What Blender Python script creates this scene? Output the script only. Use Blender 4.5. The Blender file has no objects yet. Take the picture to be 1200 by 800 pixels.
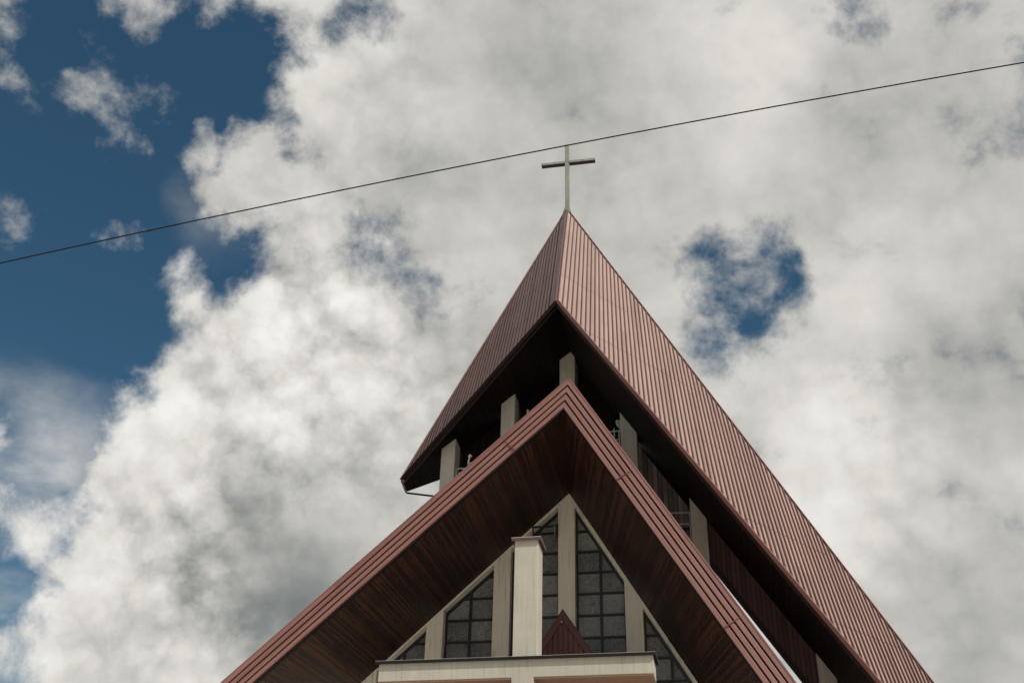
import bpy, bmesh, math, random
from mathutils import Vector, Matrix
R = math.radians
random.seed(7)
scene = bpy.context.scene
COL = scene.collection

# ------------------------------------------------------------------ camera
cam_d = bpy.data.cameras.new("camera")
cam = bpy.data.objects.new("camera", cam_d)
COL.objects.link(cam)
cam_d.sensor_width = 36.0
cam_d.lens = 39.0
cam_d.clip_start = 0.1
cam_d.clip_end = 5000
YAW, PITCH, ROLL = R(11.6), R(32.6), 0.027
fwd = Vector((-math.sin(YAW) * math.cos(PITCH), math.cos(YAW) * math.cos(PITCH), math.sin(PITCH)))
r0 = Vector((math.cos(YAW), math.sin(YAW), 0)); u0 = r0.cross(fwd)
rt = r0 * math.cos(ROLL) + u0 * math.sin(ROLL)
up = -r0 * math.sin(ROLL) + u0 * math.cos(ROLL)
m = Matrix((rt, up, -fwd)).transposed().to_4x4()
m.translation = Vector((0, 0, 1.6))
cam.matrix_world = m
scene.camera = cam

# ------------------------------------------------------------------ light
SUN = Vector((0.60, -0.36, 0.72)).normalized()
SUN_EL = math.asin(SUN.z); SUN_AZ = math.atan2(SUN.x, SUN.y)
sun_d = bpy.data.lights.new("sun", 'SUN')
sun_d.energy = 4.3; sun_d.angle = R(0.6); sun_d.color = (1.0, 0.95, 0.88)
sun = bpy.data.objects.new("sun", sun_d); COL.objects.link(sun)
sun.rotation_euler = SUN.to_track_quat('Z', 'Y').to_euler()
sun.location = (30, -20, 60)

scene.view_settings.view_transform = 'Standard'
scene.view_settings.look = 'None'
scene.view_settings.gamma = 1
scene.view_settings.exposure = 0.0

# ------------------------------------------------------------------ sky with clouds (by direction, at infinity)
# (x, y, z of a direction, angular radius, amount)
VEIL = [(-0.565, 0.7166, 0.409, 0.0682, 0.45), (-0.539, 0.7462, 0.3906, 0.0415, 0.25), (-0.5645, 0.7745, 0.2854, 0.0744, 0.5), (-0.5471, 0.7966, 0.257, 0.0541, 0.4), (-0.4031, 0.6815, 0.6108, 0.0428, 0.25)]
HEAP = [(-0.4221, 0.7713, 0.4763, 0.1623, 0.65), (-0.4692, 0.835, 0.2873, 0.0914, 0.6), (-0.3743, 0.8526, 0.3648, 0.066, -0.3), (-0.318, 0.7953, 0.5162, 0.1131, 0.4), (0.0885, 0.9021, 0.4224, 0.1019, 0.3), (-0.2928, 0.659, 0.6928, 0.0872, 0.2)]
COVER = [(-0.527, 0.6271, 0.5736, 0.1295, -0.95), (-0.4766, 0.6907, 0.5438, 0.0777, -0.6), (-0.5343, 0.698, 0.4768, 0.0831, -0.65), (-0.4766, 0.6036, 0.6391, 0.0739, -0.35), (-0.5713, 0.7383, 0.3585, 0.0611, -0.8), (-0.5654, 0.7643, 0.3101, 0.0406, -0.7), (-0.5679, 0.783, 0.2537, 0.0602, -0.6), (-0.3794, 0.6243, 0.6829, 0.0663, -0.7), (-0.3697, 0.6437, 0.6701, 0.0422, -0.4), (-0.3562, 0.6168, 0.7019, 0.0416, -0.35), (-0.3962, 0.5804, 0.7115, 0.0606, -0.6), (-0.4394, 0.5414, 0.7169, 0.0513, -0.4), (-0.3381, 0.6015, 0.7238, 0.0413, -0.35), (-0.4391, 0.671, 0.5975, 0.0564, -0.55), (-0.3973, 0.7243, 0.5634, 0.0327, -0.75), (-0.5135, 0.5126, 0.6881, 0.0487, -0.85), (-0.5026, 0.7355, 0.4544, 0.0351, -0.55), (-0.5482, 0.7165, 0.4314, 0.048, -0.5), (-0.539, 0.7462, 0.3906, 0.0345, -0.4), (-0.4243, 0.5584, 0.7129, 0.0457, -0.4), (-0.5352, 0.5635, 0.6293, 0.0506, -0.4), (-0.2589, 0.6121, 0.7472, 0.0365, -1.0), (0.0339, 0.821, 0.57, 0.0515, -0.78), (0.0237, 0.8397, 0.5426, 0.0332, -0.45), (0.0648, 0.8083, 0.5852, 0.0293, -0.35), (0.0065, 0.8045, 0.5939, 0.0261, -0.35), (0.1464, 0.6666, 0.7309, 0.0266, -0.85), (-0.203, 0.792, 0.5757, 0.0274, -0.55), (-0.2406, 0.7853, 0.5705, 0.0273, -0.5), (-0.2882, 0.7512, 0.5938, 0.0314, -0.55), (-0.3084, 0.7378, 0.6004, 0.0237, -0.35), (0.1301, 0.8837, 0.4495, 0.0194, -0.5), (0.0802, 0.8275, 0.5557, 0.0204, -0.35), (0.1513, 0.7882, 0.5965, 0.0284, -0.25), (-0.4936, 0.5487, 0.6748, 0.0378, 0.18), (-0.4542, 0.5696, 0.685, 0.0358, 0.22), (-0.4795, 0.5236, 0.7042, 0.0372, -0.5), (-0.5064, 0.571, 0.6462, 0.0255, 0.25), (-0.4082, 0.6416, 0.6494, 0.0166, 0.75), (-0.3672, 0.6643, 0.651, 0.0227, 0.8), (-0.4369, 0.7119, 0.5499, 0.0285, 0.6), (-0.4818, 0.6674, 0.5678, 0.0151, 0.7), (-0.5518, 0.7249, 0.4123, 0.0342, 0.45), (-0.4058, 0.6779, 0.613, 0.0283, 0.3), (-0.2748, 0.6802, 0.6796, 0.0883, 0.45), (-0.3424, 0.7021, 0.6244, 0.0328, 0.4), (-0.4006, 0.6701, 0.6249, 0.0211, 0.35), (-0.3273, 0.6481, 0.6877, 0.0283, 0.25), (-0.4366, 0.7799, 0.4484, 0.0803, 0.6), (-0.4999, 0.7846, 0.3668, 0.0494, 0.5), (-0.4929, 0.8213, 0.2874, 0.0698, 0.5), (-0.3813, 0.8684, 0.3171, 0.0651, 0.55), (-0.2712, 0.9129, 0.3049, 0.0864, 0.4), (-0.3391, 0.7881, 0.5138, 0.0901, 0.4), (-0.4201, 0.7562, 0.5018, 0.0511, 0.4), (-0.0728, 0.6963, 0.714, 0.1855, 0.35), (0.1384, 0.7477, 0.6494, 0.1403, 0.25), (0.1477, 0.9089, 0.39, 0.1632, 0.4), (-0.1589, 0.7587, 0.6317, 0.0909, 0.3), (-0.2507, 0.8539, 0.456, 0.1202, 0.35)]
SHADE = [(-0.3808, 0.8456, 0.3741, 0.0807, -0.17), (-0.3612, 0.8738, 0.3257, 0.0582, -0.1), (-0.4391, 0.8126, 0.3832, 0.0652, -0.09), (0.2355, 0.835, 0.4972, 0.0782, -0.14), (0.1791, 0.7411, 0.647, 0.0834, -0.09), (-0.1328, 0.6921, 0.7095, 0.1116, -0.08), (0.1759, 0.9388, 0.2962, 0.1011, -0.16), (-0.2062, 0.8646, 0.4582, 0.1051, -0.14), (-0.0339, 0.742, 0.6696, 0.0894, -0.05), (-0.3743, 0.8827, 0.2843, 0.0502, -0.1), (-0.3429, 0.7653, 0.5447, 0.0748, 0.0), (-0.5602, 0.7265, 0.398, 0.0616, 0.12), (-0.5593, 0.778, 0.2863, 0.061, 0.1), (-0.4866, 0.7624, 0.4266, 0.0642, 0.13), (-0.4206, 0.76, 0.4954, 0.0659, 0.06), (-0.4752, 0.8319, 0.2866, 0.0632, 0.06), (0.0885, 0.9021, 0.4224, 0.062, 0.12), (-0.2626, 0.6572, 0.7065, 0.0727, 0.1), (0.0444, 0.7023, 0.7105, 0.0944, 0.1), (-0.0411, 0.7943, 0.6061, 0.0675, 0.06), (-0.23, 0.8163, 0.5299, 0.0608, 0.1), (0.097, 0.8568, 0.5064, 0.0637, 0.05), (-0.4363, 0.7764, 0.4549, 0.0436, 0.06)]


world = bpy.data.worlds.new("World"); scene.world = world
world.use_nodes = True
wt = world.node_tree; wt.nodes.clear()
class NT:
    """small node-building helper"""
    def __init__(s, t): s.t = t
    def n(s, kind, **kw):
        x = s.t.nodes.new(kind)
        for k, v in kw.items(): setattr(x, k, v)
        return x
    def put(s, sock, v):
        if hasattr(v, 'is_output'): s.t.links.new(v, sock)
        else: sock.default_value = v
    def math(s, op, a, b=0.0, c=0.0, clamp=False):
        x = s.n('ShaderNodeMath', operation=op, use_clamp=clamp)
        s.put(x.inputs[0], a); s.put(x.inputs[1], b); s.put(x.inputs[2], c)
        return x.outputs[0]
    def vmath(s, op, a, b=(0, 0, 0), out=0):
        x = s.n('ShaderNodeVectorMath', operation=op)
        s.put(x.inputs[0], a); s.put(x.inputs[1], b)
        return x.outputs[out]
    def scale(s, a, k):
        x = s.n('ShaderNodeVectorMath', operation='SCALE')
        s.put(x.inputs[0], a); s.put(x.inputs['Scale'], k)
        return x.outputs[0]
    def mapr(s, v, a, b, c=0.0, d=1.0, smooth=False):
        x = s.n('ShaderNodeMapRange', interpolation_type='SMOOTHSTEP' if smooth else 'LINEAR')
        s.put(x.inputs['Value'], v)
        for k, q in (('From Min', a), ('From Max', b), ('To Min', c), ('To Max', d)): s.put(x.inputs[k], q)
        return x.outputs[0]
    def noise(s, vec, scale, detail=5, rough=0.5, dist=0.0, lac=2.0, color=False):
        x = s.n('ShaderNodeTexNoise')
        s.put(x.inputs['Vector'], vec); s.put(x.inputs['Scale'], scale)
        s.put(x.inputs['Detail'], detail); s.put(x.inputs['Roughness'], rough); s.put(x.inputs['Distortion'], dist)
        s.put(x.inputs['Lacunarity'], lac)
        return x.outputs['Color' if color else 'Fac']
    def ramp(s, v, stops):
        x = s.n('ShaderNodeValToRGB')
        s.put(x.inputs[0], v)
        e = x.color_ramp.elements
        while len(e) < len(stops): e.new(0.5)
        for el, (p, c) in zip(e, stops):
            el.position = p; el.color = (*c, 1) if len(c) == 3 else c
        return x.outputs[0]
    def mix(s, f, a, b, blend='MIX'):
        x = s.n('ShaderNodeMix', data_type='RGBA', blend_type=blend)
        s.put(x.inputs[0], f)
        s.put(x.inputs[6], a if hasattr(a, 'is_output') else (*a, 1)); s.put(x.inputs[7], b if hasattr(b, 'is_output') else (*b, 1))
        return x.outputs[2]

w = NT(wt)
dvec = w.n('ShaderNodeTexCoord').outputs['Generated']
warp = w.noise(dvec, 9.0, 6, 0.55, color=True)
warp = w.scale(w.vmath('SUBTRACT', warp, (0.5, 0.5, 0.5)), 0.085)
wdir = w.vmath('NORMALIZE', w.vmath('ADD', dvec, warp))
def puff(vec, scale, detail, rough):
    """rounded billows: a fractal of smooth cells, bright in the middle of each"""
    x = w.n('ShaderNodeTexVoronoi', feature='F1', voronoi_dimensions='3D', normalize=True)
    w.put(x.inputs['Vector'], vec); x.inputs['Scale'].default_value = scale
    x.inputs['Detail'].default_value = detail; x.inputs['Roughness'].default_value = rough
    x.inputs['Lacunarity'].default_value = 2.1
    return w.math('SUBTRACT', 1.0, x.outputs['Distance'])
def field(base, blobs, vec):
    acc = base
    for x, y, z, rad, amp in blobs:
        dt = w.vmath('DOT_PRODUCT', vec, (x, y, z), out=1)
        acc = w.math('ADD', acc, w.mapr(dt, math.cos(rad * 1.45), 1.0, 0.0, amp, smooth=True))
    return acc
cov = field(0.66, COVER + [(-0.80, -0.42, 0.43, 0.75, -1.3)], wdir)  # last entry: unseen clear patch added to dim the tower's left face
cov = w.mapr(cov, -1.2, 1.4, -1.2, 1.4)
soft = w.noise(dvec, 13.0, 10, 0.59, 0.15)                # torn, hazy edges
wisp = w.noise(w.vmath('ADD', dvec, (3.1, 1.7, 5.3)), 24.0, 10, 0.68)
small = w.scale(w.vmath('SUBTRACT', w.noise(dvec, 30.0, 5, 0.6, color=True), (0.5, 0.5, 0.5)), 0.022)
pdir = w.vmath('ADD', dvec, small)
p1 = puff(pdir, 12.0, 4.0, 0.50)
dens = w.math('ADD', cov, w.math('MULTIPLY', w.math('SUBTRACT', soft, 0.5), 3.9))
dens = w.math('ADD', dens, w.math('MULTIPLY', w.math('SUBTRACT', wisp, 0.5), 1.0))
dens = w.math('ADD', dens, w.math('MULTIPLY', w.math('SUBTRACT', p1, 0.62), 0.9))
mask = w.mapr(dens, -0.50, 0.72, 0.0, 1.0, smooth=True)
veil = w.math('MULTIPLY', field(0.0, VEIL, wdir), w.mapr(w.noise(w.vmath('MULTIPLY', dvec, (6.0, 6.0, 12.0)), 1.0, 9, 0.6), 0.30, 0.70, 0.0, 1.0, smooth=True))
mask = w.math('MAXIMUM', mask, veil)
# light on the clouds: billows seen against a copy of themselves moved towards the sun
p2 = puff(w.vmath('ADD', pdir, tuple(SUN * 0.016)), 12.0, 4.0, 0.50)
relief = w.math('SUBTRACT', p1, p2)
big = w.noise(w.vmath('ADD', wdir, (7.7, 2.2, 1.1)), 5.0, 7, 0.55)
heap = field(0.22, HEAP, wdir)                             # where the heaps stand out in relief
lum = field(0.58, SHADE, wdir)
lum = w.math('ADD', lum, w.math('MULTIPLY', w.math('MULTIPLY', relief, heap), 1.4))
lum = w.math('ADD', lum, w.math('MULTIPLY', w.math('MULTIPLY', w.math('SUBTRACT', p1, 0.62), heap), 1.05))
lum = w.math('ADD', lum, w.math('MULTIPLY', w.math('SUBTRACT', big, 0.5), 0.60))
lum = w.math('ADD', lum, w.math('MULTIPLY', w.math('SUBTRACT', soft, 0.5), 0.20))
lum = w.math('ADD', lum, w.math('MULTIPLY', w.math('SUBTRACT', wisp, 0.5), 0.10))
lum = w.mapr(lum, 0.0, 1.0, 0.0, 1.0)
ccol = w.ramp(lum, [(0.0, (0.10, 0.115, 0.118)), (0.25, (0.26, 0.275, 0.265)), (0.5, (0.52, 0.51, 0.475)), (0.72, (0.72, 0.70, 0.655)), (1.0, (0.90, 0.88, 0.84))])
sky = w.n('ShaderNodeTexSky', sky_type='NISHITA')
sky.sun_disc = False; sky.sun_elevation = SUN_EL; sky.sun_rotation = SUN_AZ
sky.air_density = 1.0; sky.dust_density = 0.6; sky.ozone_density = 1.0
bsky = w.n('ShaderNodeBackground'); w.put(bsky.inputs[0], w.mix(1.0, sky.outputs[0], (0.42, 0.72, 0.76), 'MULTIPLY')); bsky.inputs[1].default_value = 0.075
bcl = w.n('ShaderNodeBackground'); w.put(bcl.inputs[0], ccol); 
near = w.mapr(w.vmath('DOT_PRODUCT', dvec, tuple(SUN), out=1), 0.6, 1.0, 1.0, 1.7, smooth=True)   # clouds glow towards the sun
w.put(bcl.inputs[1], near)
mx = w.n('ShaderNodeMixShader'); w.put(mx.inputs[0], mask)
wt.links.new(bsky.outputs[0], mx.inputs[1]); wt.links.new(bcl.outputs[0], mx.inputs[2])
wo = w.n('ShaderNodeOutputWorld'); wt.links.new(mx.outputs[0], wo.inputs[0])

# ------------------------------------------------------------------ materials
def mat(name, build, rough=0.6, metallic=0.0, spec=0.5, bump=None):
    mt = bpy.data.materials.new(name); mt.use_nodes = True
    t = mt.node_tree; k = NT(t)
    b = t.nodes['Principled BSDF']
    uv = k.n('ShaderNodeTexCoord')
    res = build(k, uv.outputs['UV'], uv.outputs['Object'])
    col, hgt = res[0], res[1]
    k.put(b.inputs['Base Color'], col if hasattr(col, 'is_output') else (*col, 1))
    if len(res) > 2: k.put(b.inputs['Roughness'], res[2])
    else: b.inputs['Roughness'].default_value = rough
    b.inputs['Metallic'].default_value = metallic
    b.inputs['Specular IOR Level'].default_value = spec
    if hgt is not None:
        bp = k.n('ShaderNodeBump'); bp.inputs['Strength'].default_value = bump[0]; bp.inputs['Distance'].default_value = bump[1]
        k.put(bp.inputs['Height'], hgt); t.links.new(bp.outputs[0], b.inputs['Normal'])
    return mt

def metal_sheet(base, dark, panel):
    """painted sheet, u across the panels, v along them (metres)"""
    def f(k, uv, ob):
        sx = k.n('ShaderNodeSeparateXYZ'); k.put(sx.inputs[0], uv)
        pid = k.math('FLOOR', k.math('DIVIDE', sx.outputs[0], panel))
        row = k.math('FLOOR', k.math('DIVIDE', k.math('ADD', sx.outputs[1], k.math('MULTIPLY', pid, 0.13)), 6.2))
        cb = k.n('ShaderNodeCombineXYZ'); k.put(cb.inputs[0], pid); k.put(cb.inputs[1], row)
        wn = k.n('ShaderNodeTexWhiteNoise', noise_dimensions='3D'); k.put(wn.inputs[0], cb.outputs[0])
        mp = k.vmath('MULTIPLY', uv, (3.0, 0.25, 1.0))
        st = k.noise(mp, 2.2, 6, 0.6)
        dirt = k.noise(uv, 0.35, 5, 0.55)
        fine = k.noise(uv, 24.0, 3, 0.6)
        v = k.math('ADD', k.math('MULTIPLY', wn.outputs[0], 0.34), k.math('MULTIPLY', st, 0.60))
        v = k.math('ADD', v, k.math('MULTIPLY', dirt, 0.35))
        v = k.math('ADD', v, k.math('MULTIPLY', fine, 0.10))
        c = k.mix(k.mapr(v, 0.40, 0.90), dark, base)
        return c, k.noise(k.vmath('MULTIPLY', uv, (5.0, 0.8, 1)), 1.5, 3, 0.5), k.mapr(st, 0.3, 0.7, 0.38, 0.55)
    return f
M = {}
M['roof_metal'] = mat('roof_metal', metal_sheet((0.315, 0.215, 0.182), (0.225, 0.147, 0.124), 0.333), spec=0.5, bump=(0.25, 0.02))
M['fascia_metal'] = mat('fascia_metal', metal_sheet((0.225, 0.108, 0.092), (0.155, 0.068, 0.058), 0.16), spec=0.5, bump=(0.2, 0.02))
M['trim_metal'] = mat('trim_metal', metal_sheet((0.17, 0.07, 0.065), (0.11, 0.045, 0.042), 2.0), spec=0.4, bump=(0.2, 0.02))
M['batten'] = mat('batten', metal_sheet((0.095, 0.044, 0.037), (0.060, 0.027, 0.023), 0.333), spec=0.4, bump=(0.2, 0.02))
M['dark_metal'] = mat('dark_metal', lambda k, uv, ob: (k.mix(k.noise(ob, 4, 4, 0.6), (0.008, 0.006, 0.006), (0.018, 0.012, 0.011)), None), rough=0.6, spec=0.15)
M['groove'] = mat('groove', lambda k, uv, ob: ((0.02, 0.012, 0.011), None), rough=0.8, spec=0.2)
M['red_sheet'] = mat('red_sheet', metal_sheet((0.085, 0.022, 0.020), (0.055, 0.015, 0.014), 0.12), spec=0.4, bump=(0.2, 0.02))

def wood(lo, mid, hi, plank, streak=1.0):
    """boards: u across, v along (metres)"""
    def f(k, uv, ob):
        sx = k.n('ShaderNodeSeparateXYZ'); k.put(sx.inputs[0], uv)
        q = k.math('DIVIDE', sx.outputs[0], plank)
        pid = k.math('FLOOR', q); fr = k.math('FRACT', q)
        wn = k.n('ShaderNodeTexWhiteNoise', noise_dimensions='1D'); k.put(wn.inputs['W'], pid)
        cb = k.n('ShaderNodeCombineXYZ'); k.put(cb.inputs[0], sx.outputs[0]); k.put(cb.inputs[1], sx.outputs[1]); k.put(cb.inputs[2], k.math('MULTIPLY', pid, 3.7))
        g = k.noise(k.vmath('MULTIPLY', cb.outputs[0], (22.0, 0.9, 1.0)), 1.0, 7, 0.65, 0.3)
        blot = k.noise(k.vmath('MULTIPLY', uv, (1.2, 0.5, 1.0)), 0.9, 5, 0.6)
        v = k.math('ADD', k.math('MULTIPLY', wn.outputs[0], 0.42), k.math('MULTIPLY', g, 0.75 * streak))
        v = k.math('ADD', v, k.math('MULTIPLY', blot, 0.55))
        c = k.ramp(k.mapr(v, 0.52, 1.25), [(0.0, lo), (0.5, mid), (1.0, hi)])
        edge = k.math('MINIMUM', fr, k.math('SUBTRACT', 1.0, fr))
        gap = k.mapr(edge, 0.0, 0.10, 0.0, 1.0)
        c = k.mix(k.mapr(edge, 0.03, 0.09), (lo[0] * 0.4, lo[1] * 0.4, lo[2] * 0.4), c)
        return c, gap
    return f
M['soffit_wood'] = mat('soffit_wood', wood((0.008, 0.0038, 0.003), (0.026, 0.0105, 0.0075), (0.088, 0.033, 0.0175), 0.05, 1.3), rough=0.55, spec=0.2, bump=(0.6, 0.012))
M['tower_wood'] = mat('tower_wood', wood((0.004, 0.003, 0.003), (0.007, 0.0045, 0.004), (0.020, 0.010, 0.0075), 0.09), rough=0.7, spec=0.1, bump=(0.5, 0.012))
M['panel_wood'] = mat('panel_wood', wood((0.030, 0.014, 0.012), (0.055, 0.026, 0.021), (0.085, 0.040, 0.033), 0.12), rough=0.6, spec=0.3, bump=(0.5, 0.012))
M['grey_wood'] = mat('grey_wood', wood((0.06, 0.047, 0.038), (0.13, 0.105, 0.088), (0.27, 0.23, 0.20), 0.14, 1.2), rough=0.8, spec=0.2, bump=(0.6, 0.012))

def stucco(c1, c2, stain=(0.22, 0.20, 0.165)):
    def f(k, uv, ob):
        a = k.noise(ob, 1.3, 6, 0.6)
        s = k.noise(k.vmath('MULTIPLY', ob, (7.0, 7.0, 0.45)), 1.0, 6, 0.62)
        fine = k.noise(ob, 55.0, 4, 0.65)
        drip = k.noise(k.vmath('MULTIPLY', ob, (16.0, 16.0, 0.7)), 1.0, 4, 0.6)
        patch = k.noise(k.vmath('ADD', ob, (4.0, 9.0, 2.0)), 0.9, 5, 0.65)
        v = k.math('ADD', k.math('MULTIPLY', a, 0.5), k.math('MULTIPLY', s, 0.4))
        v = k.math('ADD', v, k.math('MULTIPLY', fine, 0.3))
        c = k.mix(k.mapr(v, 0.42, 0.78), c2, c1)
        c = k.mix(k.math('MULTIPLY', k.mapr(drip, 0.48, 0.70, 0.0, 1.0, smooth=True), k.mapr(patch, 0.38, 0.62, 0.0, 0.60)), c, stain)
        return c, fine
    return f
M['stucco'] = mat('stucco', stucco((0.80, 0.735, 0.62), (0.70, 0.64, 0.53)), rough=0.9, spec=0.2, bump=(0.35, 0.01))  # pier tone lightened to make up for light missing under the overhang
M['dimmed_render'] = mat('dimmed_render', stucco((0.415, 0.39, 0.33), (0.32, 0.297, 0.248)), rough=0.9, spec=0.2, bump=(0.4, 0.012))  # stucco copy darkened to offset too much light on the portal
M['concrete'] = mat('concrete', stucco((0.43, 0.395, 0.335), (0.32, 0.295, 0.25)), rough=0.9, spec=0.2, bump=(0.4, 0.01))
M['ceiling_paint'] = mat('ceiling_paint', stucco((0.24, 0.14, 0.09), (0.18, 0.105, 0.068)), rough=0.8, spec=0.2, bump=(0.2, 0.01))
def glassf(k, uv, ob):
    """ribbed cathedral glass; each pane (.70 x .633 m) has its own tone"""
    sx = k.n('ShaderNodeSeparateXYZ'); k.put(sx.inputs[0], ob)
    cb = k.n('ShaderNodeCombineXYZ')
    k.put(cb.inputs[0], k.math('FLOOR', k.math('DIVIDE', k.math('ADD', sx.outputs[0], 4.38), 0.942)))
    k.put(cb.inputs[1], k.math('FLOOR', k.math('DIVIDE', k.math('SUBTRACT', sx.outputs[2], 11.36), 0.633)))
    wn = k.n('ShaderNodeTexWhiteNoise', noise_dimensions='3D'); k.put(wn.inputs[0], cb.outputs[0])
    a = k.noise(k.vmath('ADD', ob, k.scale(wn.outputs[1], 7.0)), 5.5, 7, 0.70, 3.5)
    b = k.noise(ob, 1.1, 3, 0.5)
    v = k.math('ADD', k.math('MULTIPLY', a, 0.9), k.math('MULTIPLY', b, 0.25))
    v = k.math('ADD', v, k.math('MULTIPLY', wn.outputs[0], 0.22))
    return k.mix(k.mapr(v, 0.48, 0.88), (0.05, 0.051, 0.052), (0.30, 0.30, 0.295)), a, k.mapr(a, 0.3, 0.7, 0.22, 0.42)
M['glass'] = mat('glass', glassf, spec=0.5, bump=(0.6, 0.01))
M['black_frame'] = mat('black_frame', lambda k, uv, ob: (k.mix(k.noise(ob, 8, 3, 0.6), (0.010, 0.009, 0.009), (0.022, 0.019, 0.018)), None), rough=0.5)
M['galv'] = mat('galv', lambda k, uv, ob: (k.mix(k.noise(ob, 9, 5, 0.65), (0.26, 0.265, 0.26), (0.45, 0.45, 0.44)), None), rough=0.5, metallic=0.3)
M['pale'] = mat('pale', lambda k, uv, ob: (k.mix(k.noise(ob, 6, 4, 0.6), (0.45, 0.45, 0.43), (0.65, 0.65, 0.62)), None), rough=0.5)
def crossf(k, uv, ob):
    a = k.noise(k.vmath('MULTIPLY', ob, (4, 4, 1.6)), 1.0, 3, 0.5)
    return k.mix(k.mapr(a, 0.3, 0.75), (0.16, 0.154, 0.138), (0.27, 0.26, 0.238)), None
M['cross_metal'] = mat('cross_metal', crossf, rough=0.6, spec=0.3)
M['cable'] = mat('cable', lambda k, uv, ob: ((0.008, 0.008, 0.010), None), rough=0.7, spec=0.1)
def groundf(k, uv, ob):
    a = k.noise(ob, 0.12, 6, 0.6); b = k.noise(ob, 3.0, 5, 0.6)
    br = k.n('ShaderNodeTexBrick'); k.put(br.inputs['Vector'], ob); br.inputs['Scale'].default_value = 2.5
    br.inputs['Color1'].default_value = (0.70, 0.67, 0.61, 1); br.inputs['Color2'].default_value = (0.64, 0.61, 0.555, 1); br.inputs['Mortar'].default_value = (0.30, 0.28, 0.25, 1)
    br.inputs['Mortar Size'].default_value = 0.012
    return k.mix(k.math('MULTIPLY', k.math('ADD', a, b), 0.35), br.outputs[0], (0.55, 0.52, 0.465)), b
M['ground'] = mat('ground', groundf, rough=0.9, spec=0.2, bump=(0.3, 0.01))

# ------------------------------------------------------------------ mesh helpers
V = Vector
class MB:
    def __init__(s): s.bm = bmesh.new()
    def face(s, pts):
        return s.bm.faces.new([s.bm.verts.new(p) for p in pts])
    def solid(s, a, b):
        """closed body between two matching rings of points"""
        va = [s.bm.verts.new(p) for p in a]; vb = [s.bm.verts.new(p) for p in b]
        n = len(a)
        fs = [s.bm.faces.new(va), s.bm.faces.new(vb[::-1])]
        for i in range(n):
            fs.append(s.bm.faces.new((va[i], vb[i], vb[(i + 1) % n], va[(i + 1) % n])))
        return fs
    def prism(s, pts, vec):
        return s.solid([V(p) for p in pts], [V(p) + V(vec) for p in pts])
    def xz(s, poly, y0, y1):
        return s.prism([(x, y0, z) for x, z in poly], (0, y1 - y0, 0))
    def box(s, x0, x1, y0, y1, z0, z1):
        return s.xz([(x0, z0), (x1, z0), (x1, z1), (x0, z1)], y0, y1)
    def bar(s, a, b, w, h=None, upv=(0, 0, 1)):
        a, b = V(a), V(b); h = h or w
        d = (b - a).normalized(); sd = d.cross(V(upv))
        if sd.length < 1e-4: sd = d.cross(V((1, 0, 0)))
        sd.normalize(); u = sd.cross(d)
        ring = [(-1, -1), (1, -1), (1, 1), (-1, 1)]
        return s.solid([a + sd * w / 2 * i + u * h / 2 * j for i, j in ring], [b + sd * w / 2 * i + u * h / 2 * j for i, j in ring])
    def tube(s, pts, r, n=8):
        rings = []
        pts = [V(p) for p in pts]
        for i, p in enumerate(pts):
            d = (pts[min(i + 1, len(pts) - 1)] - pts[max(i - 1, 0)]).normalized()
            sd = d.cross(V((0, 0, 1)))
            if sd.length < 1e-3: sd = d.cross(V((1, 0, 0)))
            sd.normalize(); u = sd.cross(d)
            rings.append([s.bm.verts.new(p + sd * math.cos(2 * math.pi * j / n) * r + u * math.sin(2 * math.pi * j / n) * r) for j in range(n)])
        for a, b in zip(rings, rings[1:]):
            for j in range(n): s.bm.faces.new((a[j], a[(j + 1) % n], b[(j + 1) % n], b[j]))
        s.bm.faces.new(rings[0][::-1]); s.bm.faces.new(rings[-1])
    def build(s, name, m, parent=None, ua=(1, 0, 0), va=(0, 0, 1), bevel=0.0, smooth=False, label=None):
        bmesh.ops.recalc_face_normals(s.bm, faces=s.bm.faces)
        ua, va = V(ua).normalized(), V(va).normalized()
        lay = s.bm.loops.layers.uv.new('uv')
        for f in s.bm.faces:
            for l in f.loops: l[lay].uv = (l.vert.co.dot(ua), l.vert.co.dot(va))
            f.smooth = smooth
        me = bpy.data.meshes.new(name); s.bm.to_mesh(me); s.bm.free()
        me.materials.append(m)
        o = bpy.data.objects.new(name, me); COL.objects.link(o)
        if parent is not None:
            o.parent = parent
            p = parent; off = V((0, 0, 0))
            while p is not None: off += p.location; p = p.parent
            o.location = -off
        if bevel:
            md = o.modifiers.new('bevel', 'BEVEL'); md.width = bevel; md.segments = 2; md.limit_method = 'ANGLE'; md.angle_limit = R(40)
        if label: o['label'] = label
        return o
def tag(o, label, cat, group=None):
    o['label'] = label; o['category'] = cat
    if group: o['group'] = group
    return o
def thing(name, label, cat, loc, group=None):
    o = bpy.data.objects.new(name, None); COL.objects.link(o); o.location = loc
    o.empty_display_size = 0.3
    return tag(o, label, cat, group)

# ------------------------------------------------------------------ ground
g = MB(); g.box(-400, 400, -400, 500, -0.3, 0.0)
go = g.build('ground', M['ground'], ua=(1, 0, 0), va=(0, 1, 0)); go['kind'] = 'structure'

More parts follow.
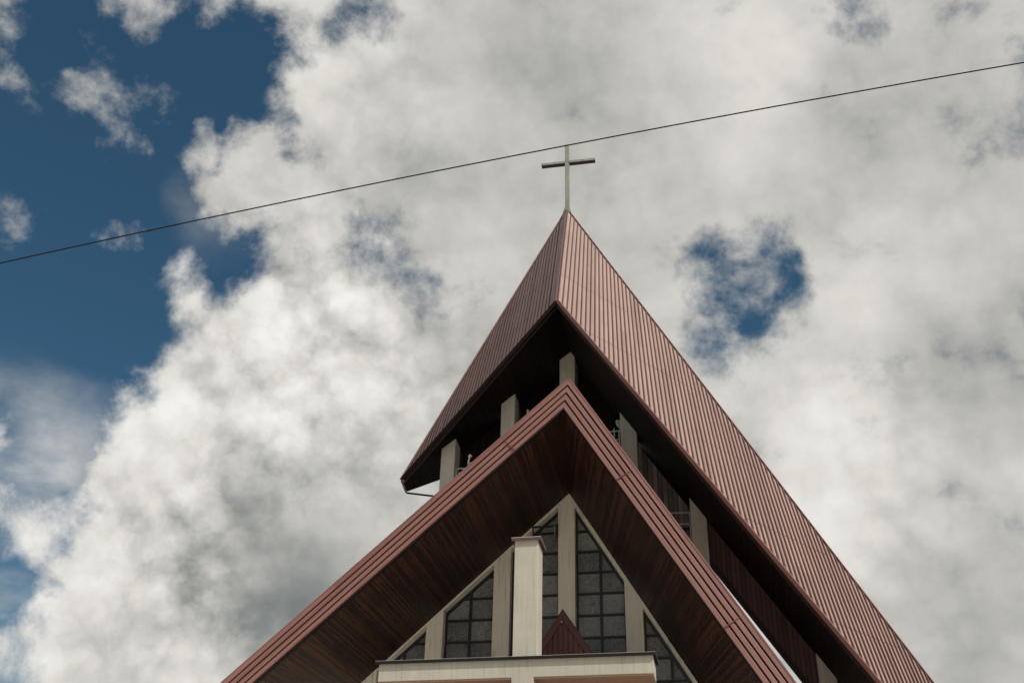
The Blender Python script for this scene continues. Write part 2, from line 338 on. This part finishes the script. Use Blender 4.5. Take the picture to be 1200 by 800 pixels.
# ------------------------------------------------------------------ church: gable
church = thing('church', 'church front with a steep red metal gable, brown wood soffit and tall grid windows', 'church', (-4.3, 30, 0))
YF, YG, YB = 30.0, 24.87, 44.0
GD = V((-0.1167, 0.9932, 0.0))                  # the way the ridge runs
AT, AB = (-3.549, 16.49), (-3.70, 15.67)         # fascia apex, top and bottom
SL, SR = 0.915, 1.645
ZLOW = 3.0
def lineL(t, z):      # x on the t-th parallel of the left verge (t = 0 top, 1 bottom)
    ax = AT[0] + (AB[0] - AT[0]) * t; az = AT[1] + (AB[1] - AT[1]) * t
    return ax - (az - z) / SL
def lineR(t, z):
    ax = AT[0] + (AB[0] - AT[0]) * t; az = AT[1] + (AB[1] - AT[1]) * t
    return ax + (az - z) / SR
def mitre(t): return (AT[0] + (AB[0] - AT[0]) * t, AT[1] + (AB[1] - AT[1]) * t)
for side, ln in (('left', lineL), ('right', lineR)):
    def strip(mb, t0, t1, y0, y1):
        mb.xz([mitre(t0), mitre(t1), (ln(t1, ZLOW), ZLOW), (ln(t0, ZLOW), ZLOW)], y0, y1)
    # four bands with open grooves between, on a dark backing
    sl = SL if side == 'left' else SR
    dvec3 = V(((-1 if side == 'left' else 1), 0, -sl)).normalized()
    nvec3 = V((-dvec3.z, 0, dvec3.x))
    fb = MB()
    edges = [(0.0, 0.192), (0.270, 0.458), (0.536, 0.724), (0.802, 1.0)]
    for i, (a, b) in enumerate(edges):
        strip(fb, a, b, YG - 0.012 * (4 - i), YG + 0.12)
    fo = fb.build('fascia', M['fascia_metal'], church, ua=nvec3, va=dvec3, bevel=0.006)
    gb = MB(); strip(gb, 0.01, 0.99, YG + 0.06, YG + 0.30)
    gb.build('groove_backing', M['groove'], fo, ua=nvec3, va=dvec3)
    tb = MB(); strip(tb, 1.002, 1.06, YG + 0.05, YG + 0.16)
    tb.build('verge_trim', M['dark_metal'], fo, ua=nvec3, va=dvec3)
    # metal cap that leans back over the top edge
    cb = MB()
    p0 = V((AT[0], YG - 0.06, AT[1])); p1 = V((ln(0, ZLOW), YG - 0.06, ZLOW)); nn = nvec3 if nvec3.z > 0 else -nvec3
    cb.solid([p0, p1, p1 + nn * 0.03, p0 + nn * 0.03], [q + V((0, 0.5, 0)) for q in (p0, p1, p1 + nn * 0.03, p0 + nn * 0.03)])
    cb.build('verge_cap', M['fascia_metal'], fo, ua=nvec3, va=dvec3)
    # sheet joints across the bands
    for q in ([0.09, 0.62] if side == 'left' else [0.17, 0.47]):
        z = AB[1] - (AB[1] - ZLOW) * q
        pa = V((ln(0.99, z), YG - 0.053, z)); up_ = nvec3 if nvec3.z > 0 else -nvec3
        jb = MB(); ring = [pa, pa + dvec3 * 0.012, pa + dvec3 * 0.012 + up_ * 0.47, pa + up_ * 0.47]
        jb.solid(ring, [v_ + V((0, 0.04, 0)) for v_ in ring])
        jb.build('sheet_joint', M['trim_metal'], fo, ua=nvec3, va=dvec3)
    # wood soffit under the overhang and on into the nave
    sb = MB()
    a = V((mitre(1.04)[0], YG + 0.10, mitre(1.04)[1])); b = V((ln(1.04, ZLOW), YG + 0.10, ZLOW))
    e = GD * ((YB - YG) / GD.y)
    sb.solid([a, b, b + e, a + e], [q + nn * 0.05 for q in (a, b, b + e, a + e)])
    pv = V((-0.035, 0.997, 0.075)) if side == 'left' else V((-0.181, 0.977, 0.110))
    pn = dvec3.cross(GD).normalized(); pv = (pv - pn * pv.dot(pn)).normalized()
    sb.build('soffit', M['soffit_wood'], church, ua=pn.cross(pv), va=pv)
    # roof slope above
    rb = MB()
    a = V((mitre(0.12)[0], YG + 0.25, mitre(0.12)[1])); b = V((ln(0.12, ZLOW), YG + 0.25, ZLOW))
    rb.solid([a, b, b + e, a + e], [q + nn * 0.05 for q in (a, b, b + e, a + e)])
    rb.build('roof_slope', M['roof_metal'], church, ua=GD, va=dvec3)

# ------------------------------------------------------------------ church: window front
AX, AZ, FL, FR = -4.303, 15.66, 0.9053, 1.6694
def ztop(x): return AZ - (FL * (AX - x) if x < AX else FR * (x - AX))
PW = 0.49
PIERS = [-10.02, -8.185, -6.265, -4.385, -2.50, -0.60, 1.30]
fr = MB()
for px in PIERS:
    x0, x1 = px - PW / 2, px + PW / 2
    if ztop(x0) < 0.5 or ztop(x1) < 0.5: continue
    poly = [(x0, 0.0), (x1, 0.0), (x1, ztop(x1) + 0.004), (x0, ztop(x0) + 0.004)]
    if x0 < AX < x1: poly = [(x0, 0.0), (x1, 0.0), (x1, ztop(x1) + 0.004), (AX, AZ + 0.004), (x0, ztop(x0) + 0.004)]
    fr.xz(poly, YF, YF + 0.6)
fr.build('pier_frame', M['stucco'], church, bevel=0.012)
for sgn, sl in ((-1, FL), (1, FR)):
    rk = MB()
    wv = 0.10 * math.sqrt(1 + sl * sl)
    x1 = AX + sgn * 9.0
    rk.xz([(AX, AZ + 0.005), (x1, AZ - 9 * sl + 0.005), (x1, AZ - 9 * sl - wv), (AX, AZ - wv)], YF + 0.004, YF + 0.6)
    rk.build('raking_beam', M['stucco'], church, bevel=0.008)
# windows between the piers
ROW0, ROWH = 11.36, 0.633
def clip_top(x, off): return ztop(x) - off * math.sqrt(1 + (FL if x < AX else FR) ** 2)
for i in range(len(PIERS) - 1):
    x0, x1 = PIERS[i] + PW / 2, PIERS[i + 1] - PW / 2
    zl, zr = clip_top(x0, 0.10), clip_top(x1, 0.10)
    zmin = 6.0
    if max(zl, zr) < zmin + 0.5: continue
    poly = [(x0, zmin), (x1, zmin), (x1, max(zr, zmin)), (x0, max(zl, zmin))]
    def ztp(x): return zl + (zr - zl) * (x - x0) / (x1 - x0)
    if min(zl, zr) < zmin:
        xc = x0 + (zmin - zl) / (zr - zl) * (x1 - x0)
        poly = [(xc, zmin), (x1, zmin), (x1, zr)] if zr > zl else [(x0, zmin), (xc, zmin), (x0, zl)]
    fm = MB(); T = 0.045
    fm.box(x0 + 0.001, x0 + T, YF + 0.27, YF + 0.42, zmin, ztp(x0)); fm.box(x1 - T, x1 - 0.001, YF + 0.27, YF + 0.42, zmin, ztp(x1))
    dl = math.sqrt(1 + ((zr - zl) / (x1 - x0)) ** 2) * 0.075
    fm.xz([(x0, ztp(x0)), (x1, ztp(x1)), (x1, ztp(x1) - dl), (x0, ztp(x0) - dl)], YF + 0.272, YF + 0.42)
    mx_ = (x0 + x1) / 2
    fm.box(mx_ - 0.034, mx_ + 0.034, YF + 0.28, YF + 0.41, zmin, ztp(mx_) - 0.01)
    for k in range(-8, 9):
        z = ROW0 + ROWH * k
        if z < zmin or z > max(zl, zr) - 0.12: continue
        a, b = x0, x1
        if z > min(zl, zr):
            xc = x0 + (z - zl) / (zr - zl) * (x1 - x0)
            if zr > zl: a = xc
            else: b = xc
        if b - a > 0.05: fm.box(a, b, YF + 0.285, YF + 0.40, z - 0.028, z + 0.028)
    wo_ = fm.build('window', M['black_frame'], church)
    gm = MB(); gm.xz(poly, YF + 0.35, YF + 0.37)
    gm.build('glazing', M['glass'], wo_)
    if i == 2:      # a vent at the top of this window stands open
        vm = MB()
        c0, c1 = -5.38, -4.65
        for (a, b) in (((c0, 29.96, 14.60), (c1, 29.96, 14.60)), ((c0, 29.96, 14.60), (c0, 30.25, 14.42)), ((c1, 29.96, 14.60), (c1, 30.25, 14.22)), ((c1 + 0.0, 29.94, 14.66), (c1, 29.94, 14.22))):
            vm.bar(a, b, 0.035, 0.05)
        vm.build('vent_sash', M['black_frame'], wo_)
        hm = MB(); hm.bar((c1 - 0.07, 29.93, 14.30), (c1 - 0.07, 29.93, 14.60), 0.03, 0.02)
        hm.build('vent_stay', M['galv'], wo_)
wl = MB(); wl.xz([(AX - 9.4, 0), (AX + 5.4, 0), (AX + 5.4, 6.0), (AX - 9.4, 6.0)], YF + 0.1, YF + 0.5)
wl.build('lower_wall', M['stucco'], church)

# ------------------------------------------------------------------ entrance portal
portal = thing('entrance_portal', 'cream rendered portal beam with a square pylon rising from it, in front of the windows', 'portal', (-4.6, 24.9, 0))
pb = MB()
pb.xz([(-7.95, 8.65), (-4.84, 8.65), (-4.84, 0), (-4.336, 0), (-4.336, 8.65), (-1.66, 8.65), (-1.66, 9.07), (-7.95, 9.07)], 24.5, 25.25)
pb.build('beam', M['dimmed_render'], portal, bevel=0.012)
for px in (-7.70, -1.92):
    cm = MB(); cm.box(px - 0.2, px + 0.2, 27.3, 27.7, 0, 8.62); cm.build('column', M['dimmed_render'], portal, bevel=0.012)
cp = MB(); cp.box(-8.02, -1.595, 24.425, 25.325, 9.074, 9.10)
for (xa, xb, ya, yb) in ((-8.02, -1.595, 24.425, 24.437), (-8.02, -8.005, 24.438, 25.325), (-1.61, -1.595, 24.438, 25.325)):
    cp.box(xa, xb, ya, yb, 9.03, 9.0735)
cpo = cp.build('coping', M['dark_metal'], portal)
ct = MB(); ct.box(-8.024, -1.591, 24.421, 25.329, 9.1005, 9.107)
ct.build('coping_lip', M['galv'], cpo)
ce = MB(); ce.box(-7.93, -1.69, 24.515, 29.98, 8.615, 8.647)
ce.build('ceiling', M['ceiling_paint'], portal)
sl_ = MB(); sl_.box(-7.85, -1.75, 25.252, 29.97, 8.65, 8.9)
sl_.build('porch_roof', M['concrete'], portal)
mj = MB(); mj.box(-4.86, -4.275, 24.605, 25.29, 9.095, 9.135); mj.build('mortar_joint', M['concrete'], portal)
py = MB(); py.box(-4.852, -4.283, 24.62, 25.28, 9.10, 11.97)
pyo = py.build('pylon', M['dimmed_render'], portal, bevel=0.012)
pc = MB()
pc.box(-4.915, -4.215, 24.55, 25.35, 11.975, 12.0)
for b_ in ((-4.915, -4.90, 24.563, 25.35), (-4.23, -4.215, 24.563, 25.35), (-4.915, -4.215, 24.55, 24.562)):
    pc.box(*b_, 11.93, 11.9745)
pc.build('pylon_cap', M['batten'], pyo)
pl_ = MB(); pl_.box(-4.925, -4.21, 24.542, 25.358, 12.001, 12.016)
pl_.build('cap_sheet', M['galv'], pyo)
# small red gable on the porch roof
rg = thing('small_gable_roof', 'little dark red sheet metal gable behind the pylon on the porch roof', 'small roof', (-4.05, 28, 8.9))
ga, gs, gy = V((-4.045, 27.0, 11.036)), 1.51, 27.0
gz = 8.9; gw = (ga.z - gz) / gs
rgm = MB()
nstrip = 22; wst = 2 * gw / nstrip
for i in range(nstrip):
    xa, xb = ga.x - gw + wst * i, ga.x - gw + wst * (i + 1)
    zt = lambda x: gz + max(0.02, (gw - abs(x - ga.x)) * gs - 0.06)
    rgm.xz([(xa + 0.012, gz), (xb - 0.012, gz), (xb - 0.012, zt(xb - 0.012)), (xa + 0.012, zt(xa + 0.012))], gy + 0.02, gy + 0.06)
rgm.build('gable_cladding', M['red_sheet'], rg, ua=(1, 0, 0), va=(0, 0, 1), bevel=0.004)
bk = MB(); bk.xz([(ga.x - gw, gz), (ga.x + gw, gz), (ga.x, ga.z - 0.05)], gy + 0.055, 29.95); bk.build('gable_body', M['red_sheet'], rg)
for sg in (-1, 1):
    tm = MB(); dz = 0.15 * math.sqrt(1 + gs * gs)
    tm.xz([(ga.x, ga.z), (ga.x + sg * gw, gz), (ga.x + sg * (gw - dz / gs), gz), (ga.x, ga.z - dz)], gy - 0.015, gy + 0.05)
    tm.xz([(ga.x, ga.z + 0.02), (ga.x + sg * (gw + 0.02), gz), (ga.x + sg * gw, gz), (ga.x, ga.z)], gy - 0.03, 29.96)
    tm.build('verge_board', M['red_sheet'], rg, ua=(0, 1, 0), va=(1, 0, 0))
kn = MB(); kn.tube([(ga.x - 0.02, gy - 0.02, ga.z - 0.33), (ga.x - 0.02, gy - 0.05, ga.z - 0.33)], 0.02); kn.build('fixing_bolt', M['galv'], rg)

# ------------------------------------------------------------------ bell tower
tower = thing('bell_tower', 'tall pointed tower roof of ribbed pink-brown metal on pale concrete pillars behind the gable', 'bell tower', (-4.2, 30, 0))
P = V((-4.891, 34.0, 29.795)); Q = V((-4.147, 26.613, 20.251))
RR = V((4.869, 29.137, 9.524)); QR = V((3.272, 26.400, 8.813))
LL = V((-9.363, 29.463, 16.164)); QL = LL.copy(); LE = V((-9.42, 30.221, 16.119))
S = (P - Q).normalized()
kR = (P.z - 2.5) / (P.z - RR.z); RE = P + (RR - P) * kR
kq = (Q.z - 2.5) / (Q.z - QR.z); QRE = Q + (QR - Q) * kq
def cladding(top0, top1, bot0, bot1, nrm, step):
    """ribbed sheet: panels .333 m apart along the top edge, running down S to the lower edge"""
    L = (top1 - top0).length; td = (top1 - top0).normalized()
    bd = (bot1 - bot0)
    mb = MB()
    def down(u):              # from the top edge at u along -S to the lower edge (same plane)
        p = top0 + td * u
        # solve p - S*t = bot0 + bd*w in the plane's own basis
        e1 = td; e2 = nrm.cross(td).normalized()
        r = p - bot0
        a11, a12 = bd.dot(e1), S.dot(e1); a21, a22 = bd.dot(e2), S.dot(e2)
        det = a11 * a22 - a12 * a21
        w_ = (r.dot(e1) * a22 - a12 * r.dot(e2)) / det
        t_ = (a11 * r.dot(e2) - a21 * r.dot(e1)) / det
        if clip and w_ > 1.0:          # past the end of the eave: stop at the slanting end edge
            ed = bot1 - top1
            b11, b12 = ed.dot(e1), S.dot(e1); b21, b22 = ed.dot(e2), S.dot(e2)
            r2 = p - top1; det2 = b11 * b22 - b12 * b21
            t_ = (b11 * r2.dot(e2) - b21 * r2.dot(e1)) / det2
        return p, p - S * t_, t_
    clip = False
    prof = [(0.0, 0.0), (0.010, 0.045), (0.066, 0.045), (0.078, 0.0), (0.19, 0.0), (0.193, 0.006), (0.207, 0.006), (0.210, 0.0)]
    us = []
    n = int(L / step)
    for i in range(n + 1):
        for du, dd in prof:
            u = i * step + du
            if u <= L: us.append((u, dd, du < 0.07))
    us.append((L, 0.0, False))
    prev = None
    dark = False
    for u, dd, nxt in us:
        p, q, t_ = down(u)
        if t_ < 0: break
        cur = (mb.bm.verts.new(p + nrm * dd), mb.bm.verts.new(q + nrm * dd))
        if prev:
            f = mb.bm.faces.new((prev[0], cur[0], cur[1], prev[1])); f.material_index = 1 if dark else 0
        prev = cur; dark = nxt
    return mb
nRm = V((0.705, -0.533, 0.467)); nLm = (LL - V((-4.891, 34.0, 29.795))).cross(S).normalized()
if nLm.y > 0: nLm = -nLm
XD = V((0, 0, 0))
uR = (RR - P).normalized(); uL = (LL - P).normalized()
def perp(nrm): return S.cross(nrm)
# u must advance .333 per panel along the top edge for the per-panel tint
def uax(td, nrm):
    a = S.cross(nrm).normalized()
    return a * (1.0 / a.dot(td))
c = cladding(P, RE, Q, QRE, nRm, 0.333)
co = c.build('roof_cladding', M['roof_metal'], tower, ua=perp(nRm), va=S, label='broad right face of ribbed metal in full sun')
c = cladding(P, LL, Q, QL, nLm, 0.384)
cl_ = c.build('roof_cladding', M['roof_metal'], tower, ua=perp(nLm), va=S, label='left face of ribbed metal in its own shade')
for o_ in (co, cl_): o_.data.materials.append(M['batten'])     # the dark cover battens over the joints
# dark backing behind each ribbed sheet
for o_, ring, nrm in ((co, (P, RE, QRE + S * 0.15, Q + S * 0.15), nRm), (cl_, (P, LL + S * 0.02, Q + S * 0.15), nLm)):
    bm_ = MB(); bm_.solid([v_ - nrm * 0.06 for v_ in ring], [v_ - nrm * 0.16 for v_ in ring]); bm_.build('backing', M['groove'], o_)
# lap joints across the sheets
def laps(o_, top0, top1, bot0, bot1, nrm, heights):
    td = (top1 - top0); bd = (bot1 - bot0)
    for z0, f0, f1 in heights:          # a level lap from the upper edge towards the lower one
        a = top0 + td * ((z0 - top0.z) / td.z); b_t = (z0 - bot0.z) / bd.z
        b = bot0 + bd * b_t if 0 < b_t else bot0 + S * ((z0 - bot0.z) / S.z)
        p0 = a.lerp(b, f0); p1 = a.lerp(b, f1)
        mb = MB(); ring = [p0, p1, p1 - S * 0.03, p0 - S * 0.03]
        mb.solid([v_ + nrm * 0.001 for v_ in ring], [v_ + nrm * 0.004 for v_ in ring])
        mb.build('lap_joint', M['trim_metal'], o_)
laps(co, P, RE, Q, QRE, nRm, [(22.6, 0.35, 1.0), (19.3, 0.1, 0.95), (16.2, 0.05, 0.6), (13.2, 0.1, 0.9), (10.4, 0.1, 0.9)])
laps(cl_, P, LL, Q, QL, nLm, [(23.3, 0.1, 0.95), (20.9, 0.1, 0.95)])
# hips, verges and eaves
hp = MB(); hw = S.cross(nLm).normalized(); hw = hw if hw.x < 0 else -hw
ring = [P, Q, Q + hw * 0.17, P + hw * 0.17]
hp.solid([v_ + nLm * 0.056 for v_ in ring], [v_ + nLm * 0.064 for v_ in ring])
hp.build('hip_flashing', M['batten'], tower, ua=hw, va=S)
def edge(a, b, nrm, w_, d_, name, m_, off=0.0):
    t_ = (b - a).normalized(); inn = nrm.cross(t_)
    mb = MB()
    mb.solid([a + nrm * 0.057 + inn * off, b + nrm * 0.057 + inn * off, b + nrm * 0.057 + inn * (off + w_), a + nrm * 0.057 + inn * (off + w_)],
             [a - nrm * d_ + inn * off, b - nrm * d_ + inn * off, b - nrm * d_ + inn * (off + w_), a - nrm * d_ + inn * (off + w_)])
    return mb.build(name, m_, tower, ua=inn, va=t_)
SGR = 1 if nRm.cross((QRE - Q).normalized()).dot(P - Q) > 0 else -1
SGL = 1 if nLm.cross((QL - Q).normalized()).dot(P - Q) > 0 else -1
edge(Q, QRE, nRm, 0.075 * SGR, 0.04, 'eave_trim', M['trim_metal'])
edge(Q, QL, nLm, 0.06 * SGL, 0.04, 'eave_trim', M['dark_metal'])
edge(P, RE, nRm, -0.045 * SGR, 0.12, 'verge_trim', M['trim_metal'], 0.03 * SGR)
edge(P, LL, nLm, -0.045 * SGL, 0.12, 'verge_trim', M['trim_metal'], 0.03 * SGL)
et = MB(); et.bar(LL + V((0, 0.02, -0.01)), LE, 0.05, 0.07); et.build('end_trim', M['trim_metal'], tower)
hb = MB(); tdR = (RR - P).normalized()
hb.solid([P + tdR * 1.05 + nRm * 0.02, P + tdR * 2.05 + nRm * 0.02, P + tdR * 2.05 - nRm * 0.1, P + tdR * 1.05 - nRm * 0.1],
         [v_ + V((0.035, 0, 0.03)) for v_ in (P + tdR * 1.05 + nRm * 0.02, P + tdR * 2.05 + nRm * 0.02, P + tdR * 2.05 - nRm * 0.1, P + tdR * 1.05 - nRm * 0.1)])
hb.build('roof_hatch', M['dark_metal'], tower)
# soffits (level along Y), back and top skins that close the roof
YBK = 32.7
Qb = V((Q.x, 33.4, Q.z)); QRb = V((QRE.x, YBK, QRE.z)); QLb = V((-5.39, 33.4, 19.27))
def slab(ring, vec, name, m_, ua, va, parent=tower, label=None):
    mb = MB(); mb.solid([V(v_) for v_ in ring], [V(v_) + V(vec) for v_ in ring]); return mb.build(name, m_, parent, ua=ua, va=va, label=label)
rk_R = (QRE - Q).normalized(); rk_L = (QL - Q).normalized()
offR, offL = V((0.045, 0, 0.03)), V((-0.03, 0, 0.04))
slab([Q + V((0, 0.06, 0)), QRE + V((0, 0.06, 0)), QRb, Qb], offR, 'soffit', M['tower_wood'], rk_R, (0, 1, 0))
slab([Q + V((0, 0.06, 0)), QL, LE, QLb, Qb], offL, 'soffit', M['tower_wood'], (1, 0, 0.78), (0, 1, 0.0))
Pb = V((-4.8, 36.5, 27.5)); REb = V((RE.x - 1.6, 34.5, RE.z)); LLb = V((-6.6, 34.6, 20.6))
slab([P, RE, REb, Pb], (-0.05, 0, -0.05), 'roof_slope', M['roof_metal'], (0, 1, 0), uR)
slab([P, LL, LLb, Pb], (0.05, 0, -0.05), 'roof_slope', M['roof_metal'], (0, 1, 0), uL)
bkm = MB(); bkm.face([Pb, REb, QRb, Qb]); bkm.face([Pb, Qb, QLb, LLb]); bkm.face([LL, LLb, QLb, LE]); bkm.face([RE, QRE, QRb, REb])
bkm.build('back_skin', M['roof_metal'], tower, ua=(1, 0, 0), va=(0, 0, 1))
def zs(x): return Q.z - (Q.z - QR.z) / (QR.x - Q.x) * (x - Q.x) if x > Q.x else Q.z - (Q.z - QL.z) / (Q.x - QL.x) * (Q.x - x)
def zroof(x, y=29.8):          # top of the gable roof below
    xs = x + 0.1175 * (y - YG)
    return (AT[1] - SL * (AT[0] - xs)) if xs < AT[0] else (AT[1] - SR * (xs - AT[0]))
PIL = [(-8.16, -7.73), (-6.33, -5.90), (-4.50, -4.02), (-2.66, -2.18), (-0.76, -0.32), (2.20, 2.64)]
for x0, x1 in PIL:
    mb = MB(); za, zb = (zroof(x0) - 0.3, zroof(x1) - 0.3) if x1 < 2 else (0.0, 0.0)
    poly = [(x0, za), (x1, zb), (x1, zs(x1) + 0.02), (x0, zs(x0) + 0.02)]
    if x0 < Q.x < x1: poly = [(x0, za), (x1, zb), (x1, zs(x1) + 0.02), (Q.x, Q.z + 0.02), (x0, zs(x0) + 0.02)]
    mb.xz(poly, 29.45, 30.08)
    mb.build('pillar', M['concrete'], tower, bevel=0.015)
# boarded panels hung under the soffit between the pillars
def panel(x0, x1, y, h, m_, label=None, beam=True):
    mb = MB()
    xm = [x0, x1] if not (x0 < Q.x < x1) else [x0, Q.x, x1]
    top = [(x, zs(x) + 0.01) for x in xm]; bot = [(x, zs(x) - h) for x in xm[::-1]]
    mb.xz(top + bot, y, y + 0.05)
    o_ = mb.build('infill_panel', m_, tower, ua=(1, 0, 0), va=(0, 0, 1), label=label)
    if beam:
        bb = MB(); bb.xz([(x, zs(x) - h + 0.02) for x in xm] + [(x, zs(x) - h - 0.20) for x in xm[::-1]], y - 0.08, y + 0.12)
        bb.build('bottom_rail', M['groove'], o_)
panel(-0.32, 2.19, 29.55, 1.14, M['panel_wood'], 'brown boarded panel that shows beside the strip of sky')
panel(-2.18, -0.76, 30.35, 3.0, M['grey_wood'], 'weathered grey boarded panel', beam=False)
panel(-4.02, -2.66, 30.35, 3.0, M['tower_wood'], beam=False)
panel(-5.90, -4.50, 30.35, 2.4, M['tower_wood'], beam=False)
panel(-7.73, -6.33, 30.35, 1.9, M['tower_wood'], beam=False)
tb = MB(); tb.tube([LE + V((0.02, 0.02, -0.03)), (-8.03, 29.62, 15.57)], 0.03); tb.build('tie_bar', M['dark_metal'], tower)

# ------------------------------------------------------------------ cross on the tower point
cross = thing('cross', 'plain grey metal cross standing on the tip of the tower roof', 'cross', (-4.885, 34.05, 29.7))
u = MB(); u.box(-4.965, -4.795, 33.97, 34.14, 29.55, 33.25); u.build('upright', M['cross_metal'], cross, bevel=0.008)
for xa, xb in ((-5.945, -4.967), (-4.793, -3.735)):
    a = MB()      # a sheet channel, open underneath
    a.prism([(xa, 33.95, 32.23), (xa, 33.95, 32.335), (xa, 34.16, 32.335), (xa, 34.16, 32.23), (xa, 34.152, 32.23), (xa, 34.152, 32.327), (xa, 33.958, 32.327), (xa, 33.958, 32.23)], (xb - xa, 0, 0))
    ao = a.build('cross_arm', M['cross_metal'], cross)
    li = MB(); li.box(xa + 0.004, xb - 0.004, 33.960, 34.150, 32.234, 32.30); li.build('arm_shade', M['groove'], ao)  # dark fill standing in for the shade inside the hollow arm

cb_ = MB(); cb_.box(-5.03, -4.73, 33.90, 34.21, 29.60, 29.72); cb_.box(-5.00, -4.76, 33.93, 34.18, 29.7205, 29.86)
cb_.build('base_collar', M['cross_metal'], cross, bevel=0.006)
# ------------------------------------------------------------------ wire overhead
wp = []
for i in range(81):
    x = -45 + 90 * i / 80
    # fitted sag through the span
    z = 16.475 + 0.1055 * (x + 2.337) - 0.0017 * (x + 2.337) ** 2
    wp.append((x, 16.0, z))
wm = MB(); wm.tube(wp, 0.0128, 8)
tag(wm.build('overhead_wire', M['cable'], smooth=True), 'thin black overhead wire crossing the sky in front of the cross', 'wire')

# ------------------------------------------------------------------ fittings between the tower pillars
def frame_thing(name, label, cat, x0, x1, y, z0, z1, foot, rails, group=None):
    t = thing(name, label, cat, ((x0 + x1) / 2, y, foot), group)
    for x in (x0, x1):
        mb = MB(); mb.bar((x, y, foot), (x, y, z1 + 0.012), 0.035); mb.build('post', M['galv'], t)
    for z in rails:
        mb = MB(); mb.bar((x0, y, z), (x1, y, z), 0.035, upv=(0, 1, 0)); mb.build('rail', M['galv'], t)
    return t
t = frame_thing('lamp_frame', 'small square grey steel frame with a pale lamp, against the leftmost pillar', 'metal frame', -7.70, -7.42, 29.62, 16.1, 16.49, zroof(-7.6) - 0.05, (16.49, 15.95))
lm = MB(); lm.tube([(-7.5, 29.60, 16.36), (-7.5, 29.68, 16.36)], 0.05, 10); lm.build('lamp', M['pale'], t)
t = frame_thing('mast_frame', 'grey steel frame with a taller post and knob, right of the square lamp frame', 'metal frame', -7.34, -6.90, 29.62, 16.0, 16.66, zroof(-7.1) - 0.05, (16.66, 16.60))
mb = MB(); mb.bar((-7.34, 29.62, 16.66), (-7.30, 29.62, 16.86), 0.04); mb.tube([(-7.31, 29.60, 16.86), (-7.25, 29.56, 16.90)], 0.05, 8); mb.build('camera_head', M['pale'], t)
t = thing('antenna_panel', 'narrow pale antenna box beside the second pillar from the left', 'antenna', (-5.5, 29.62, zroof(-5.5) - 0.05))
mb = MB(); mb.bar((-5.52, 29.62, zroof(-5.5) - 0.05), (-5.52, 29.62, 18.36), 0.06); mb.build('post', M['galv'], t)
mb = MB(); mb.box(-5.47, -5.25, 29.58, 29.70, 17.6, 18.28); mb.build('housing', M['pale'], t, bevel=0.01)
mb = MB(); mb.box(-5.88, -5.77, 29.56, 29.66, 17.86, 17.92); mb.box(-5.84, -5.81, 29.6, 29.62, zroof(-5.8) - 0.05, 17.86)
tag(mb.build('small_lamp', M['pale'], bevel=0.004), 'tiny pale lamp low against the second pillar from the left', 'lamp')
t = frame_thing('railing', 'grey steel railing frame left of the pillar under the right rake, below a small dish', 'railing', -2.98, -2.72, 29.62, 16.9, 17.41, zroof(-2.8) - 0.05, (17.41, 17.12, 16.9))
mb = MB(); mb.bar((-2.86, 29.62, 16.6), (-2.86, 29.62, 17.52), 0.03); mb.build('baluster', M['galv'], t)
t = thing('dish_antenna', 'small pale oval dish on a short mount left of a concrete pillar', 'antenna', (-2.70, 29.62, 17.4))
mb = MB()
cen = V((-2.715, 29.55, 17.62)); ax = V((0.75, -0.6, 0.15)).normalized(); s1 = ax.cross(V((0, 0, 1))).normalized(); s2 = s1.cross(ax)
rings = []
for rr_, dp in ((0.02, 0.05), (0.07, 0.035), (0.12, 0.0), (0.12, -0.02)):
    rings.append([mb.bm.verts.new(cen - ax * dp + s1 * math.cos(k * math.pi / 8) * rr_ + s2 * math.sin(k * math.pi / 8) * rr_ * 1.25) for k in range(16)])
for a_, b_ in zip(rings, rings[1:]):
    for j in range(16): mb.bm.faces.new((a_[j], a_[(j + 1) % 16], b_[(j + 1) % 16], b_[j]))
mb.bm.faces.new(rings[0])
mb.build('dish', M['pale'], t, smooth=True)
mb = MB(); mb.bar(cen + ax * 0.06, (-2.70, 29.62, 17.40), 0.03); mb.bar((-2.70, 29.62, 17.41), (-2.665, 29.62, 17.41), 0.04); mb.build('mount', M['galv'], t)
t = frame_thing('railing', 'grey steel railing in front of the weathered grey boards', 'railing', -1.40, -0.80, 29.9, 13.9, 14.77, zroof(-1.1) - 0.05, (14.77, 14.42))
mb = MB(); mb.bar((-1.42, 29.93, 14.28), (-0.79, 29.93, 14.28), 0.05, 0.09); mb.build('dark_rail', M['dark_metal'], t)
mb = MB(); mb.bar((-1.42, 29.95, 14.02), (-0.79, 29.95, 14.02), 0.03, 0.03); mb.build('cable_tray', M['galv'], t)

scene.render.engine = 'CYCLES'
scene.cycles.max_bounces = 6
scene.cycles.use_denoising = True
